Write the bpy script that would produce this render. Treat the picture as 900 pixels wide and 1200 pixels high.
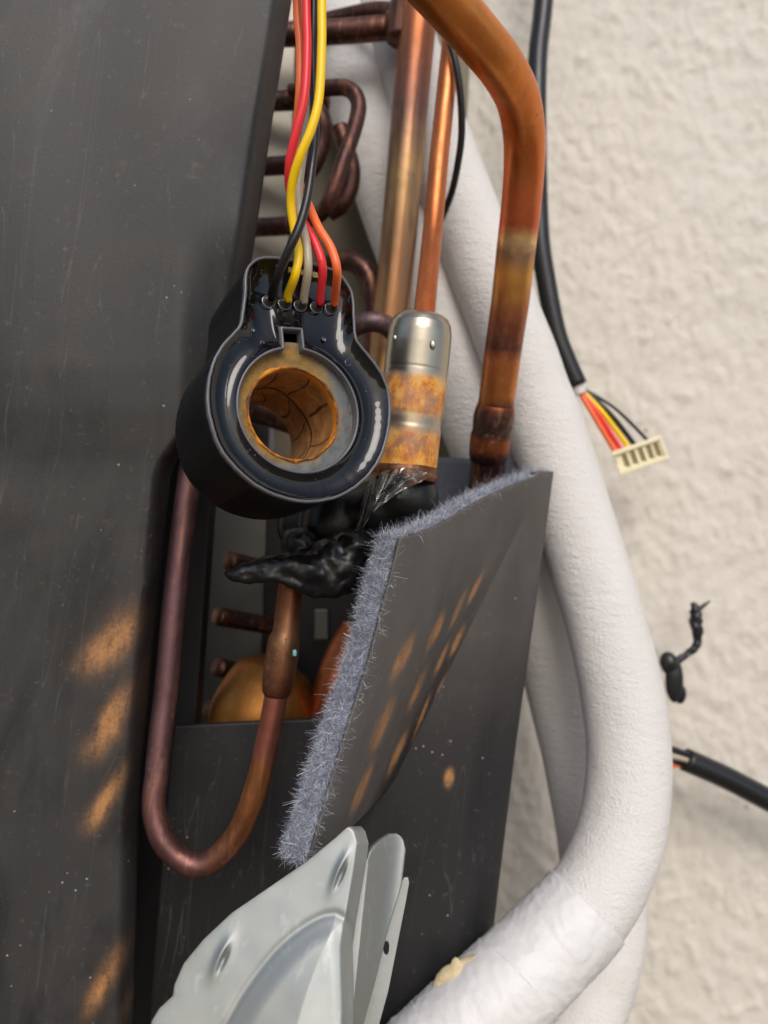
import bpy, bmesh, math, random
import numpy as np
from mathutils import Vector, Matrix, noise as mnoise

random.seed(7); rng = np.random.default_rng(7)
scene = bpy.context.scene
for o in list(bpy.data.objects): bpy.data.objects.remove(o)
R = math.radians

# ------------------------------------------------------------------ camera
F = 900.0                      # focal length in photo pixels (photo 900 x 1200)
ROLL = R(7.5)
CAM = np.array([0.0, 0.0, 0.200])
RT = np.array([math.cos(ROLL), 0, math.sin(ROLL)])
UP = np.array([-math.sin(ROLL), 0, math.cos(ROLL)])
FW = np.array([0.0, 1.0, 0.0])
cd = bpy.data.cameras.new('camera'); cam = bpy.data.objects.new('camera', cd)
scene.collection.objects.link(cam); scene.camera = cam
cd.sensor_fit = 'VERTICAL'; cd.sensor_height = 36.0; cd.sensor_width = 27.0; cd.lens = 36 * F / 1200
cd.clip_start = 0.005; cd.clip_end = 500
m = Matrix.Identity(4)
for i in range(3):
    m[i][0] = RT[i]; m[i][1] = UP[i]; m[i][2] = -FW[i]; m[i][3] = CAM[i]
cam.matrix_world = m
cd.dof.use_dof = True; cd.dof.focus_distance = 0.156; cd.dof.aperture_fstop = 15.0; cd.dof.aperture_blades = 0

# ------------------------------------------------------------------ light
SUN = np.array([0.16, 0.62, -0.76])             # towards the sun in camera axes (right, up, forward)
sv = SUN[0] * RT + SUN[1] * UP + SUN[2] * FW; sv /= np.linalg.norm(sv)
elev = math.asin(sv[2]); azim = math.atan2(sv[0], sv[1])
w = bpy.data.worlds.new('World'); scene.world = w; w.use_nodes = True
nt = w.node_tree; bg = nt.nodes['Background']
sky = nt.nodes.new('ShaderNodeTexSky'); sky.sky_type = 'NISHITA'; sky.sun_disc = False
sky.sun_elevation = elev; sky.sun_rotation = azim; sky.dust_density = 2.5; sky.air_density = 1.0; sky.ozone_density = 1.0
nt.links.new(sky.outputs[0], bg.inputs[0]); bg.inputs[1].default_value = 0.15
sd = bpy.data.lights.new('sun', 'SUN'); sd.energy = 1.5; sd.angle = R(30); sd.color = (1.0, 0.98, 0.955)
sun = bpy.data.objects.new('sun', sd); scene.collection.objects.link(sun)
sun.rotation_euler = Vector(sv).to_track_quat('Z', 'Y').to_euler(); sun.location = (0, -2, 3)
scene.view_settings.view_transform = 'Standard'; scene.view_settings.look = 'None'
scene.view_settings.gamma = 1.0; scene.view_settings.use_curve_mapping = False
scene.view_settings.exposure = -0.05
scene.render.engine = 'CYCLES'
scene.cycles.use_denoising = True; scene.cycles.max_bounces = 10
scene.cycles.sample_clamp_indirect = 4.0

# ------------------------------------------------------------------ helpers
def P(px, py, d):
    """photo pixel + depth in mm -> world point (m)"""
    d = d * 0.001
    return CAM + RT * ((px - 450) / F * d) + UP * (-(py - 600) / F * d) + FW * d
def PV(px, py, d):
    px, py, d = np.broadcast_arrays(np.asarray(px, float), np.asarray(py, float), np.asarray(d, float)); d = d.ravel() * .001
    return CAM + np.outer((px.ravel() - 450) / F * d, RT) + np.outer(-(py.ravel() - 600) / F * d, UP) + np.outer(d, FW)
_perm = np.random.default_rng(3).permutation(512); _perm = np.r_[_perm, _perm, _perm]
_grad = np.random.default_rng(4).normal(size=(512, 3)); _grad /= np.linalg.norm(_grad, axis=1)[:, None]
def vn(x, y, z):
    """vectorised gradient noise, about -0.7..0.7"""
    x, y, z = np.broadcast_arrays(np.asarray(x, float), np.asarray(y, float), np.asarray(z, float))
    xi, yi, zi = [np.floor(a).astype(int) for a in (x, y, z)]; xf, yf, zf = x - xi, y - yi, z - zi
    fd = lambda t: t * t * t * (t * (t * 6 - 15) + 10); u, v, w_ = fd(xf), fd(yf), fd(zf); out = 0
    for i in (0, 1):
        for j in (0, 1):
            for k in (0, 1):
                g_ = _grad[_perm[_perm[_perm[(xi + i) & 511] + ((yi + j) & 511)] + ((zi + k) & 511)]]
                dt = g_[..., 0] * (xf - i) + g_[..., 1] * (yf - j) + g_[..., 2] * (zf - k)
                out = out + dt * (u if i else 1 - u) * (v if j else 1 - v) * (w_ if k else 1 - w_)
    return out * 1.4
def cat(pts, n, closed=False):
    """Catmull-Rom resample of an array of points to n samples, even in arc length"""
    p = np.array(pts, float); k = len(p)
    if closed: q = np.vstack([p[-1], p, p[0], p[1]]); segs = k
    else: q = np.vstack([2 * p[0] - p[1], p, 2 * p[-1] - p[-2]]); segs = k - 1
    out = []
    S = 24
    for i in range(segs):
        a, b, c, d = q[i], q[i+1], q[i+2], q[i+3]
        for j in range(S):
            t = j / S
            out.append(0.5 * ((2*b) + (c-a)*t + (2*a-5*b+4*c-d)*t*t + (3*b-a-3*c+d)*t**3))
    out.append(q[segs+1] if not closed else q[1])
    out = np.array(out)
    L = np.r_[0, np.cumsum(np.linalg.norm(np.diff(out[:, :3], axis=0), axis=1))]
    s = np.linspace(0, L[-1], n + 1 if closed else n)
    res = np.array([np.interp(s, L, out[:, i]) for i in range(out.shape[1])]).T
    return res[:-1] if closed else res
def sstep(a, b, x):
    t = np.clip((x - a) / (b - a), 0, 1); return t * t * (3 - 2 * t)
def nz(p, s, seed=0.0):
    return mnoise.noise(Vector((p[0] * s + seed, p[1] * s + seed * 1.7, p[2] * s - seed)))
def nrm(v): return v / np.linalg.norm(v)

def link(o): scene.collection.objects.link(o); return o
def tag(o, label=None, cat_=None, group=None, kind=None):
    if label: o['label'] = label
    if cat_: o['category'] = cat_
    if group: o['group'] = group
    if kind: o['kind'] = kind
    return o
def thing(name, base, label, cat_, group=None):
    o = link(bpy.data.objects.new(name, None)); o.location = Vector(base); o.empty_display_size = 0.01
    return tag(o, label, cat_, group)
def world_loc(o):
    v = Vector(o.location)
    p = o.parent
    return v if p is None or o.get('_abs') else v
def setparent(o, p):
    o.parent = p
    # accumulate parent's world translation (parents carry translations only)
    o.matrix_parent_inverse = Matrix.Translation(-Vector(p['_w'])) if '_w' in p else Matrix.Translation(-p.location)
def mesh(name, verts, faces, mat, parent=None, smooth=True, attrs=None, mods=()):
    v = np.array(verts, float); c = v.mean(axis=0)
    me = bpy.data.meshes.new(name); me.from_pydata((v - c).tolist(), [], [list(map(int, f)) for f in faces])
    me.materials.append(mat)
    if smooth: me.polygons.foreach_set('use_smooth', [True] * len(me.polygons))
    if attrs:
        for k, a in attrs.items():
            a = np.array(a, float)
            if a.ndim == 1:
                at = me.attributes.new(k, 'FLOAT', 'POINT'); at.data.foreach_set('value', a)
            else:
                at = me.attributes.new(k, 'FLOAT_COLOR', 'POINT'); at.data.foreach_set('color', a.ravel())
    me.update()
    o = link(bpy.data.objects.new(name, me)); o.location = Vector(c)
    if parent is not None:
        o.parent = parent
        pw = Vector(WL[parent.name]) if parent.name in WL else Vector(parent.location)
        o.matrix_parent_inverse = Matrix.Translation(-pw)
    WL[o.name] = tuple(c)
    for mname, kw in mods:
        md = o.modifiers.new(mname.lower(), mname)
        for k, val in kw.items(): setattr(md, k, val)
    return o
WL = {}
def grid_faces(nr, nc, wrap=False):
    f = []
    for i in range(nr - 1):
        for j in range(nc if wrap else nc - 1):
            k = (j + 1) % nc
            f.append((i*nc+j, i*nc+k, (i+1)*nc+k, (i+1)*nc+j))
    return f
def sweep(C, rad, n=24, cap=True, wob=0.0, seed=0.0):
    C = np.array(C); k = len(C); rad = np.ones(k) * rad if np.isscalar(rad) else np.array(rad)
    T = np.gradient(C, axis=0); T /= np.linalg.norm(T, axis=1)[:, None]
    ref = np.array([0.3, -1.0, 0.2]); N = nrm(np.cross(T[0], ref)); V = []; tt = []
    for i in range(k):
        N = nrm(N - T[i] * N.dot(T[i])); B = np.cross(T[i], N)
        for j in range(n):
            a = 2 * math.pi * j / n; r = rad[i]
            if wob: r *= 1 + wob * nz(np.array([math.cos(a), math.sin(a), i * 0.25]), 1.0, seed)
            V.append(C[i] + r * (math.cos(a) * N + math.sin(a) * B)); tt.append(i / (k - 1))
    f = grid_faces(k, n, True)
    if cap:
        f.append(tuple(range(n))[::-1]); f.append(tuple(range((k-1)*n, k*n)))
    return np.array(V), f, np.array(tt)
def tube(name, pts, r, mat, parent=None, n=20, m_=None, cap=True, spline=True, wob=0.0, seed=0.0):
    """pts: (px, py, depth[, r mm]) list"""
    W = np.array([np.r_[P(*p[:3]), (p[3] if len(p) > 3 else r) * 0.001] for p in pts])
    if spline: W = cat(W, m_ or max(12, len(pts) * 10))
    V, f, t = sweep(W[:, :3], W[:, 3], n, cap, wob, seed)
    return mesh(name, V, f, mat, parent, True, {'t': t})
def poly_sd(poly, x, y):
    """signed distance (positive inside) to polygon, numpy"""
    p = np.array(poly, float); d = np.full(x.shape, 1e9); ins = np.zeros(x.shape, bool)
    for i in range(len(p)):
        a = p[i]; b = p[(i + 1) % len(p)]; e = b - a
        t = np.clip(((x - a[0]) * e[0] + (y - a[1]) * e[1]) / (e @ e), 0, 1)
        d = np.minimum(d, np.hypot(x - a[0] - t * e[0], y - a[1] - t * e[1]))
        c = ((a[1] > y) != (b[1] > y)) & (x < (b[0] - a[0]) * (y - a[1]) / (b[1] - a[1] + 1e-12) + a[0])
        ins ^= c
    return np.where(ins, d, -d)

# ------------------------------------------------------------------ materials
def col(h): 
    h = h.lstrip('#'); c = [int(h[i:i+2], 16) / 255 for i in (0, 2, 4)]
    return tuple(((x + .055) / 1.055) ** 2.4 if x > .04045 else x / 12.92 for x in c) + (1,)
class NT:
    def __init__(s, name):
        s.m = bpy.data.materials.new(name); s.m.use_nodes = True; s.t = s.m.node_tree
        s.b = s.t.nodes['Principled BSDF']
        s.tc = s.t.nodes.new('ShaderNodeTexCoord')
    def n(s, typ, **kw):
        x = s.t.nodes.new(typ)
        for k, v in kw.items():
            if k.startswith('i_'): 
                key = k[2:]; key = int(key) if key.isdigit() else key.replace('_', ' ')
                x.inputs[key].default_value = v
            else: setattr(x, k, v)
        return x
    def l(s, a, b): s.t.links.new(a, b); return s
    def noise(s, scale, detail=4, rough=.55, stretch=None, dist=0.0, coord='Object'):
        x = s.n('ShaderNodeTexNoise'); x.inputs['Scale'].default_value = scale
        x.inputs['Detail'].default_value = detail; x.inputs['Roughness'].default_value = rough; x.inputs['Distortion'].default_value = dist
        src = s.tc.outputs[coord]
        if stretch:
            mp = s.n('ShaderNodeMapping'); mp.inputs['Scale'].default_value = stretch; s.l(src, mp.inputs[0]); src = mp.outputs[0]
        s.l(src, x.inputs['Vector']); return x.outputs['Fac']
    def vor(s, scale, feature='F1', stretch=None):
        x = s.n('ShaderNodeTexVoronoi', feature=feature); x.inputs['Scale'].default_value = scale
        src = s.tc.outputs['Object']
        if stretch:
            mp = s.n('ShaderNodeMapping'); mp.inputs['Scale'].default_value = stretch; s.l(src, mp.inputs[0]); src = mp.outputs[0]
        s.l(src, x.inputs['Vector']); return x.outputs['Distance']
    def ramp(s, fac, stops, interp='LINEAR'):
        x = s.n('ShaderNodeValToRGB'); cr = x.color_ramp; cr.interpolation = interp
        while len(cr.elements) < len(stops): cr.elements.new(0.5)
        for e, (p, c) in zip(cr.elements, stops):
            e.position = p
            e.color = col(c) if isinstance(c, str) else ((c, c, c, 1) if np.isscalar(c) else tuple(c))
        s.l(fac, x.inputs[0]); return x.outputs[0]
    def math(s, op, a, b=None, clamp=False):
        x = s.n('ShaderNodeMath', operation=op, use_clamp=clamp)
        for i, v in enumerate((a, b)):
            if v is None: continue
            if isinstance(v, (int, float)): x.inputs[i].default_value = v
            else: s.l(v, x.inputs[i])
        return x.outputs[0]
    def mix(s, fac, a, b, blend='MIX'):
        x = s.n('ShaderNodeMix', data_type='RGBA', blend_type=blend)
        for i, v in ((0, fac), (6, a), (7, b)):
            if isinstance(v, str): v = col(v)
            if isinstance(v, (int, float)) or isinstance(v, tuple): x.inputs[i].default_value = v
            else: s.l(v, x.inputs[i])
        return x.outputs[2]
    def attr(s, name, out='Fac'):
        x = s.n('ShaderNodeAttribute', attribute_name=name); return x.outputs[out]
    def set(s, **kw):
        for k, v in kw.items():
            k = k.replace('_', ' ')
            if isinstance(v, str): v = col(v)
            if isinstance(v, (int, float, tuple)): s.b.inputs[k].default_value = v
            else: s.l(v, s.b.inputs[k])
        return s
    def bump(s, h, strength=.3, dist=.0005):
        x = s.n('ShaderNodeBump'); x.inputs['Strength'].default_value = strength; x.inputs['Distance'].default_value = dist
        s.l(h, x.inputs['Height']); s.l(x.outputs[0], s.b.inputs['Normal']); return s

def mat_plain(name, c, rough=.5, metal=0.0, var=.15, scale=300, bump=.15, **kw):
    t = NT(name); nf = t.noise(scale, 5)
    hsv = t.n('ShaderNodeHueSaturation'); hsv.inputs['Color'].default_value = col(c) if isinstance(c, str) else c
    v = t.math('ADD', t.math('MULTIPLY', nf, 2 * var), 1 - var); t.l(v, hsv.inputs['Value'])
    t.set(Base_Color=hsv.outputs[0], Metallic=metal, **kw)
    t.set(Roughness=t.math('ADD', t.math('MULTIPLY', t.noise(scale * .4, 3), .25), rough - .12, True))
    if bump: t.bump(t.noise(scale * 3, 3), bump, .0003)
    return t.m

def mat_copper(name, stops, rough=.34, blotch='#3a2018', bl=.45, scale=70, seed=0.0, fine=.25, metal=.9, wob=.09):
    """oxidised copper: heat tint along the pipe's own length (attribute t), blotches and drawn scratches"""
    t = NT(name)
    tn = t.attr('t'); wob = t.math('MULTIPLY', t.math('SUBTRACT', t.noise(scale * 2, 3, .6), .5), wob)
    base = t.ramp(t.math('ADD', tn, wob), stops)
    nb = t.ramp(t.noise(scale, 6, .62, dist=.6), [(.42, 0.0), (.72, 1.0)])
    c = t.mix(t.math('MULTIPLY', nb, bl), base, blotch)
    n2 = t.ramp(t.noise(scale * 6, 4, .7), [(.5, 0.0), (.75, 1.0)])
    c = t.mix(t.math('MULTIPLY', n2, fine), c, '#c07a50')
    sc = t.ramp(t.noise(500, 3, .6, stretch=(1, 1, .08)), [(.55, 0.0), (.62, 1.0)])
    c = t.mix(t.math('MULTIPLY', sc, .16), c, '#e0a070')
    sp = t.math('MULTIPLY', t.ramp(t.vor(420), [(.10, 1.0), (.22, 0.0)]), t.ramp(t.noise(45, 4, .6), [(.50, 0.0), (.62, 1.0)]))
    c = t.mix(t.math('MULTIPLY', sp, .7), c, '#2a1814')
    vg = t.math('MULTIPLY', t.ramp(t.noise(700, 4, .75), [(.58, 0.0), (.66, 1.0)]), t.ramp(t.noise(30, 4, .6), [(.55, 0.0), (.68, 1.0)]))
    c = t.mix(t.math('MULTIPLY', vg, .4), c, '#9aa38e')
    t.set(Base_Color=c, Metallic=t.math('SUBTRACT', metal, t.math('MULTIPLY', t.math('ADD', sp, vg, True), .6)))
    t.set(Roughness=t.math('ADD', t.math('MULTIPLY', t.noise(scale * 1.5, 5), .4), rough - .14))
    t.bump(t.math('ADD', t.math('MULTIPLY', t.noise(900, 4, .6, stretch=(1, 1, .15)), .12), t.noise(90, 4, .55)), .35, .0006)
    return t.m

def mat_skin(name, base='#4a4744', scuffs=True, shaded=False):
    """black vinyl skin, dust-specked, with rubbed brown scuffs (attribute scuff)"""
    t = NT(name)
    n1 = t.noise(22, 5, .6, stretch=(1, 1, .35)); n2 = t.noise(500, 3, .7)
    c = t.mix(t.ramp(n1, [(.3, 0.0), (.7, 1.0)]), '#55514d' if shaded else '#2b2a29', base)
    sm_ = t.ramp(t.noise(34, 6, .62, stretch=(1, 1, .38), dist=1.6), [(.46, 0.0), (.62, 1.0)])      # wiped smudges
    c = t.mix(t.math('MULTIPLY', sm_, .25 if shaded else .75), c, '#1e1e1f')
    br = t.ramp(t.noise(24, 5, .6), [(.52, 0.0), (.72, 1.0)]); c = t.mix(t.math('MULTIPLY', br, .4), c, '#4a3e33')
    gr = t.ramp(t.noise(240, 5, .75), [(.56, 0.0), (.70, 1.0)]); grm = t.ramp(t.noise(34, 4), [(.5, 0.0), (.66, 1.0)])
    c = t.mix(t.math('MULTIPLY', t.math('MULTIPLY', gr, grm), .45), c, '#6e5842')
    if shaded:      # patchy tone: lit flap and shaded lower sheet painted in
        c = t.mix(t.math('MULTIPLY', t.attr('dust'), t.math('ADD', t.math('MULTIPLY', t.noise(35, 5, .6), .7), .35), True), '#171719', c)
    st = t.ramp(t.noise(160, 4, .6, stretch=(1, 1, .06)), [(.5, 0.0), (.75, 1.0)])
    c = t.mix(t.math('MULTIPLY', st, .15), c, '#262423')
    dust = t.ramp(n2, [(.62, 0.0), (.78, 1.0)]); c = t.mix(t.math('MULTIPLY', dust, .22), c, '#8d857c')
    sp = t.ramp(t.vor(330), [(.05, 1.0), (.1, 0.0)])
    spm = t.ramp(t.noise(60, 3), [(.52, 0.0), (.62, 1.0)])
    c = t.mix(t.math('MULTIPLY', t.math('MULTIPLY', sp, spm), .75), c, '#b8b2a8')
    # fine scratches
    scr = t.ramp(t.noise(120, 2, .5, stretch=(1.0, 1, .05), dist=1.2), [(.497, 0.0), (.5, 1.0), (.503, 0.0)])
    c = t.mix(t.math('MULTIPLY', scr, .10), c, '#9a948c')
    if scuffs:
        s = t.attr('scuff'); g = t.noise(1100, 4, .75); g2 = t.noise(260, 3, .6, stretch=(1, 1, .35))
        k = t.math('MULTIPLY', t.math('POWER', s, 1.25), t.math('ADD', t.math('MULTIPLY', t.math('ADD', g, g2), 2.4), -1.55), True)
        c = t.mix(t.math('MULTIPLY', k, .85, True), c, t.mix(g2, '#96653a', '#c8925c'))
    t.set(Base_Color=c, Specular_IOR_Level=.45)
    t.set(Roughness=t.math('SUBTRACT', t.math('ADD', t.math('MULTIPLY', n1, .25), .42), t.math('MULTIPLY', sm_, .10)))
    t.bump(t.math('ADD', t.noise(1400, 3, .6), t.math('MULTIPLY', n1, .6)), .1, .0004)
    return t.m

def mat_wall():
    t = NT('wall_paint')
    n1 = t.noise(9, 4); n2 = t.noise(60, 5, .6)
    c = t.mix(n1, '#cdc7bb', '#d8d1c5'); c = t.mix(t.math('MULTIPLY', t.ramp(n2, [(.5, 0.0), (.8, 1.0)]), .3), c, '#b3aca0')
    sp = t.ramp(t.vor(90), [(.06, 1.0), (.13, 0.0)]); spm = t.ramp(t.noise(25, 3), [(.6, 0.0), (.68, 1.0)])
    c = t.mix(t.math('MULTIPLY', t.math('MULTIPLY', sp, spm), .6), c, '#7a6e58')
    t.set(Base_Color=c, Roughness=.62, Specular_IOR_Level=.35)
    h = t.math('ADD', t.noise(130, 6, .62, stretch=(1, 1, .7)), t.math('MULTIPLY', t.noise(420, 4, .6), .4))
    t.bump(h, .4, .0016); return t.m

def mat_tube(name, tape=False):
    t = NT(name)
    if tape:
        c = t.mix(t.noise(60, 4), '#e0dfde', '#d2cfcb')
        t.set(Base_Color=c, Roughness=.46, Specular_IOR_Level=.45)
        h = t.math('ADD', t.noise(75, 4, .6, dist=1.5), t.math('MULTIPLY', t.noise(260, 3, stretch=(1, 1, .3)), .3))
        t.bump(h, .3, .0016)
    else:
        n = t.noise(45, 5, .6)
        c = t.mix(n, '#e4e1dd', '#dad6d1')
        d = t.ramp(t.noise(18, 5, .6), [(.55, 0.0), (.8, 1.0)]); c = t.mix(t.math('MULTIPLY', d, .5), c, '#b8ac98')
        t.set(Base_Color=c, Roughness=.55, Specular_IOR_Level=.4)
        h = t.math('ADD', t.noise(300, 4, .6, stretch=(.5, .5, 1.6)), t.math('MULTIPLY', t.noise(1500, 3, .6), 1.0))
        t.bump(h, .6, .0011)
    return t.m

M = {}
M['wall'] = mat_wall()
M['ground'] = mat_plain('ground_concrete', '#6e6257', .8, 0, .2, 60, .4)
M['skin_panel'] = mat_skin('panel_vinyl', '#393837')
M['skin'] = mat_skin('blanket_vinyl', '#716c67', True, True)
M['felt'] = mat_plain('felt_core', '#777c89', .95, 0, .45, 900, .8)
M['lining'] = mat_plain('felt_lining', '#4d5058', .95, 0, .35, 700, .6)
t = NT('felt_fibre'); t.set(Base_Color=t.attr('tint', 'Color'), Roughness=.7, Specular_IOR_Level=.3); M['fibre'] = t.m
M['tube'] = mat_tube('insulation_sleeve'); M['tape'] = mat_tube('vinyl_tape', True)
M['foam'] = mat_plain('foam_torn', '#cdbb93', .9, 0, .25, 400, .6)
M['cable'] = mat_plain('cable_jacket', '#18181b', .34, 0, .2, 200, .15)
M['black_wire'] = mat_plain('wire_black', '#161515', .36, 0, .2, 300, .1)
for k, c in (('yellow', '#ffd000'), ('red', '#ec303a'), ('grey', '#b4ab96'), ('orange', '#f8743a')):
    t = NT('wire_' + k)
    d = t.ramp(t.noise(420, 3, .6), [(.66, 0.0), (.72, 1.0)])
    low = t.ramp(t.attr('t'), [(.80, 0.0), (.97, 1.0)])
    cc = t.mix(t.math('MULTIPLY', d, t.math('ADD', t.math('MULTIPLY', low, .8), .05)), c, '#2a1c16')
    cc = t.mix(t.math('MULTIPLY', t.noise(90, 3), .08), cc, '#8a6a40')
    t.set(Base_Color=cc, Roughness=.36, Subsurface_Weight=0.0); t.bump(t.noise(700, 2), .05, .0002); M[k] = t.m
M['connector'] = mat_plain('connector_nylon', '#e6dcb8', .45, 0, .06, 300, .05)
M['slot'] = mat_plain('connector_slot', '#8a7a55', .6, 0, .2, 300, 0)
M['rubber'] = mat_plain('black_rubber', '#0e0d0d', .36, 0, .25, 160, .35, Specular_IOR_Level=.35)
M['mastic'] = mat_plain('butyl_mastic', '#0c0b0b', .34, 0, .3, 120, .6, Specular_IOR_Level=.4)
M['housing'] = mat_plain('coil_housing', '#0c0b0b', .45, 0, .4, 120, .25, Specular_IOR_Level=.3)
M['gap_strip_black'] = mat_plain('gap_strip_black', '#0e0e10', .5, 0, .3, 90, .1)  # flat black for the upright strip and for shade in gaps
M['strap'] = mat_plain('black_strap', '#1d1d20', .35, 0, .2, 200, .2)

t = NT('epoxy'); t.set(Base_Color=t.mix(t.ramp(t.noise(120, 5, .6), [(.4, 0.0), (.8, 1.0)]), '#08080a', '#17151a'), Roughness=.06, IOR=1.52, Specular_IOR_Level=.5)
dsp = t.ramp(t.vor(900), [(.06, 1.0), (.16, 0.0)]); dm = t.ramp(t.noise(160, 4, .65), [(.50, 0.0), (.62, 1.0)]); dd = t.math('MULTIPLY', dsp, dm)
lk = t.b.inputs['Base Color'].links[0].from_socket; t.set(Base_Color=t.mix(t.math('MULTIPLY', dd, .6), lk, '#8a8784'), Roughness=t.math('ADD', t.math('MULTIPLY', dd, .5), t.math('ADD', t.math('MULTIPLY', t.ramp(t.noise(90, 5, .7), [(.5, 0.0), (.8, 1.0)]), .22), .05)))
t.bump(t.noise(180, 3), .03, .0006); M['epoxy'] = t.m
t = NT('clear_rim'); t.set(Base_Color=t.mix(t.noise(250, 4), '#3c3d42', '#6e6e72'), Roughness=.3, Specular_IOR_Level=.6); t.bump(t.noise(900, 3), .15, .0002); M['rim'] = t.m
t = NT('epoxy_bead'); t.set(Base_Color='#403e3c', Roughness=.06, Coat_Weight=.5, Specular_IOR_Level=.7); M['bead'] = t.m
# zinc washer, rust creeping out from the bore (attribute rust = 1 at the bore)
t = NT('washer_zinc'); rr = t.attr('rust'); nn = t.noise(240, 5, .65)
k = t.ramp(t.math('ADD', rr, t.math('MULTIPLY', t.math('SUBTRACT', nn, .5), 1.0)), [(.32, 0.0), (.55, .6), (.85, 1.0)])
c = t.mix(t.noise(70, 4), '#595e64', '#77786f'); c = t.mix(k, c, t.mix(nn, '#5e4a2c', '#b0842e'))
dt = t.ramp(t.noise(330, 5, .75), [(.45, 0.0), (.62, 1.0)]); c = t.mix(t.math('MULTIPLY', dt, .5), c, '#3e3c34'); dt2 = t.ramp(t.noise(110, 4, .7), [(.5, 0.0), (.7, 1.0)]); c = t.mix(t.math('MULTIPLY', dt2, .35), c, '#8a6a34')
t.set(Base_Color=c, Metallic=t.math('SUBTRACT', .75, t.math('MULTIPLY', k, .75)), Roughness=t.math('ADD', t.math('MULTIPLY', k, .35), .42)); t.bump(nn, .3, .0004); M['washer'] = t.m
t = NT('bore_rust'); nn = t.noise(260, 5, .65); n2 = t.noise(90, 3)
c = t.mix(t.ramp(nn, [(.3, 0.0), (.7, 1.0)]), '#8a5a2a', '#d4a064'); c = t.mix(t.ramp(n2, [(.45, 0.0), (.7, .5)]), c, '#66421f')
seam = t.ramp(t.attr('seam'), [(.35, 0.0), (.8, 1.0)]); c = t.mix(t.math('MULTIPLY', seam, .88), c, '#140d08')
edge = t.ramp(t.attr('t'), [(.0, 1.0), (.03, 1.0), (.10, 0.0)]); c = t.mix(edge, c, t.mix(nn, '#c86a08', '#f0a020'))
t.set(Base_Color=c, Roughness=.6, Metallic=.1); t.bump(nn, .4, .0005); M['bore'] = t.m
# stainless can with rust bands
t = NT('valve_steel'); tt = t.attr('t'); nn = t.noise(170, 6, .7); ns = t.noise(230, 7, .78, stretch=(1, 1, .75))
band = t.ramp(t.math('ADD', tt, t.math('MULTIPLY', t.math('SUBTRACT', nn, .5), .07)),
              [(.38, 0.0), (.43, 1.0), (.60, .85), (.655, 0.12), (.70, .15), (.75, .85), (.93, 1.0), (1.0, .9)])
k = t.math('MULTIPLY', band, t.ramp(t.math('ADD', t.math('MULTIPLY', ns, .6), t.math('MULTIPLY', nn, .5)), [(.36, .15), (.54, 1.0)]))
rc = t.ramp(ns, [(.32, '#5a2c0e'), (.42, '#b46014'), (.50, '#dc8e26'), (.58, '#e0ac54'), (.66, '#c0ac84')])
c = t.mix(t.noise(60, 4), '#a49c8c', '#b8b0a0'); c = t.mix(t.math('MULTIPLY', k, .97), c, rc)
t.set(Base_Color=c, Metallic=t.math('SUBTRACT', .95, t.math('MULTIPLY', k, .9)), Roughness=t.math('ADD', t.math('MULTIPLY', k, .4), .30)); t.bump(nn, .2, .0004); M['valve'] = t.m
t = NT('plastic_film'); t.set(Base_Color='#f4f4f4', Roughness=.07, Transmission_Weight=1.0, IOR=1.45, Specular_IOR_Level=1.0, Coat_Weight=1.0, Coat_Roughness=.06); M['film'] = t.m
# galvanised sheet
t = NT('galvanised'); n1 = t.noise(50, 5, .6); n2 = t.noise(400, 4, .6, stretch=(1, 1, .3))
c = t.mix(n1, '#adaea8', '#92999b'); c = t.mix(t.math('MULTIPLY', t.ramp(t.noise(30, 4), [(.5, 0.0), (.75, 1.0)]), .35), c, '#b8ab8c')
c = t.mix(t.math('MULTIPLY', t.ramp(n2, [(.6, 0.0), (.75, 1.0)]), .3), c, '#cfd2d2')
ir = t.attr('soil'); c = t.mix(t.math('MULTIPLY', ir, t.math('ADD', t.noise(500, 4), .1)), c, '#5a5144')
t.set(Base_Color=c, Metallic=.85, Roughness=t.math('ADD', t.math('MULTIPLY', n1, .22), .44)); t.bump(n2, .08, .0003); M['zinc'] = t.m
M['zinc_edge'] = mat_plain('sheet_edge', '#7a6f60', .6, .5, .4, 300, .2)
M['end_plate'] = mat_plain('end_plate_zinc', '#b5ad9c', .5, .25, .15, 60, .1)
M['end_shaded'] = mat_plain('end_plate_shaded', '#62605a', .5, .3, .3, 60, .1)  # lower end plate lies in shade; that shade is put into the grey
M['divider'] = mat_plain('divider_shade_tone', '#6e6450', .6, 0, .15, 60, .1)  # beige metal in shadow, the shadow mixed into this olive

BIG = [(250, -300, 124), (335, -203, 132), (400, -130, 140), (460, -66, 148), (519, -3, 156), (566, 51, 165), (590, 82, 172), (607, 116, 180), (614, 156, 188), (614, 198, 194), (610, 247, 199), (605, 289, 203), (598, 352, 208), (589, 414, 214), (581, 477, 220), (572, 545, 226), (562, 640, 231)]
_w = cat(np.array([P(*p) for p in BIG]), 190) - CAM; _py = 600 - F * (_w @ UP) / (_w @ FW)
at_py = lambda y: float(np.interp(y, _py, np.linspace(0, 1, 190)))
M['copper_big'] = mat_copper('copper_discharge', [(0, '#dc8c48'), (at_py(60), '#de8842'), (at_py(160), '#e08040'), (at_py(262), '#de7248'), (at_py(282), '#f4d090'), (at_py(296), '#a88466'), (at_py(325), '#dca04e'), (at_py(365), '#a86646'), (at_py(405), '#6c4642'), (at_py(418), '#c87846'), (at_py(462), '#d08448'), (at_py(476), '#5a3a34'), (at_py(530), '#7a4a34'), (at_py(546), '#3c2c30'), (1, '#2c2428')], .33, bl=.22, wob=.035, fine=.4)
M['copper_mid'] = mat_copper('copper_suction', [(0, '#8a5a44'), (.2, '#b26a44'), (.38, '#7a5a50'), (.5, '#b89468'), (.62, '#a07a5a'), (.8, '#b08058'), (1, '#c8a468')], .34, bl=.25, scale=55)
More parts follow.
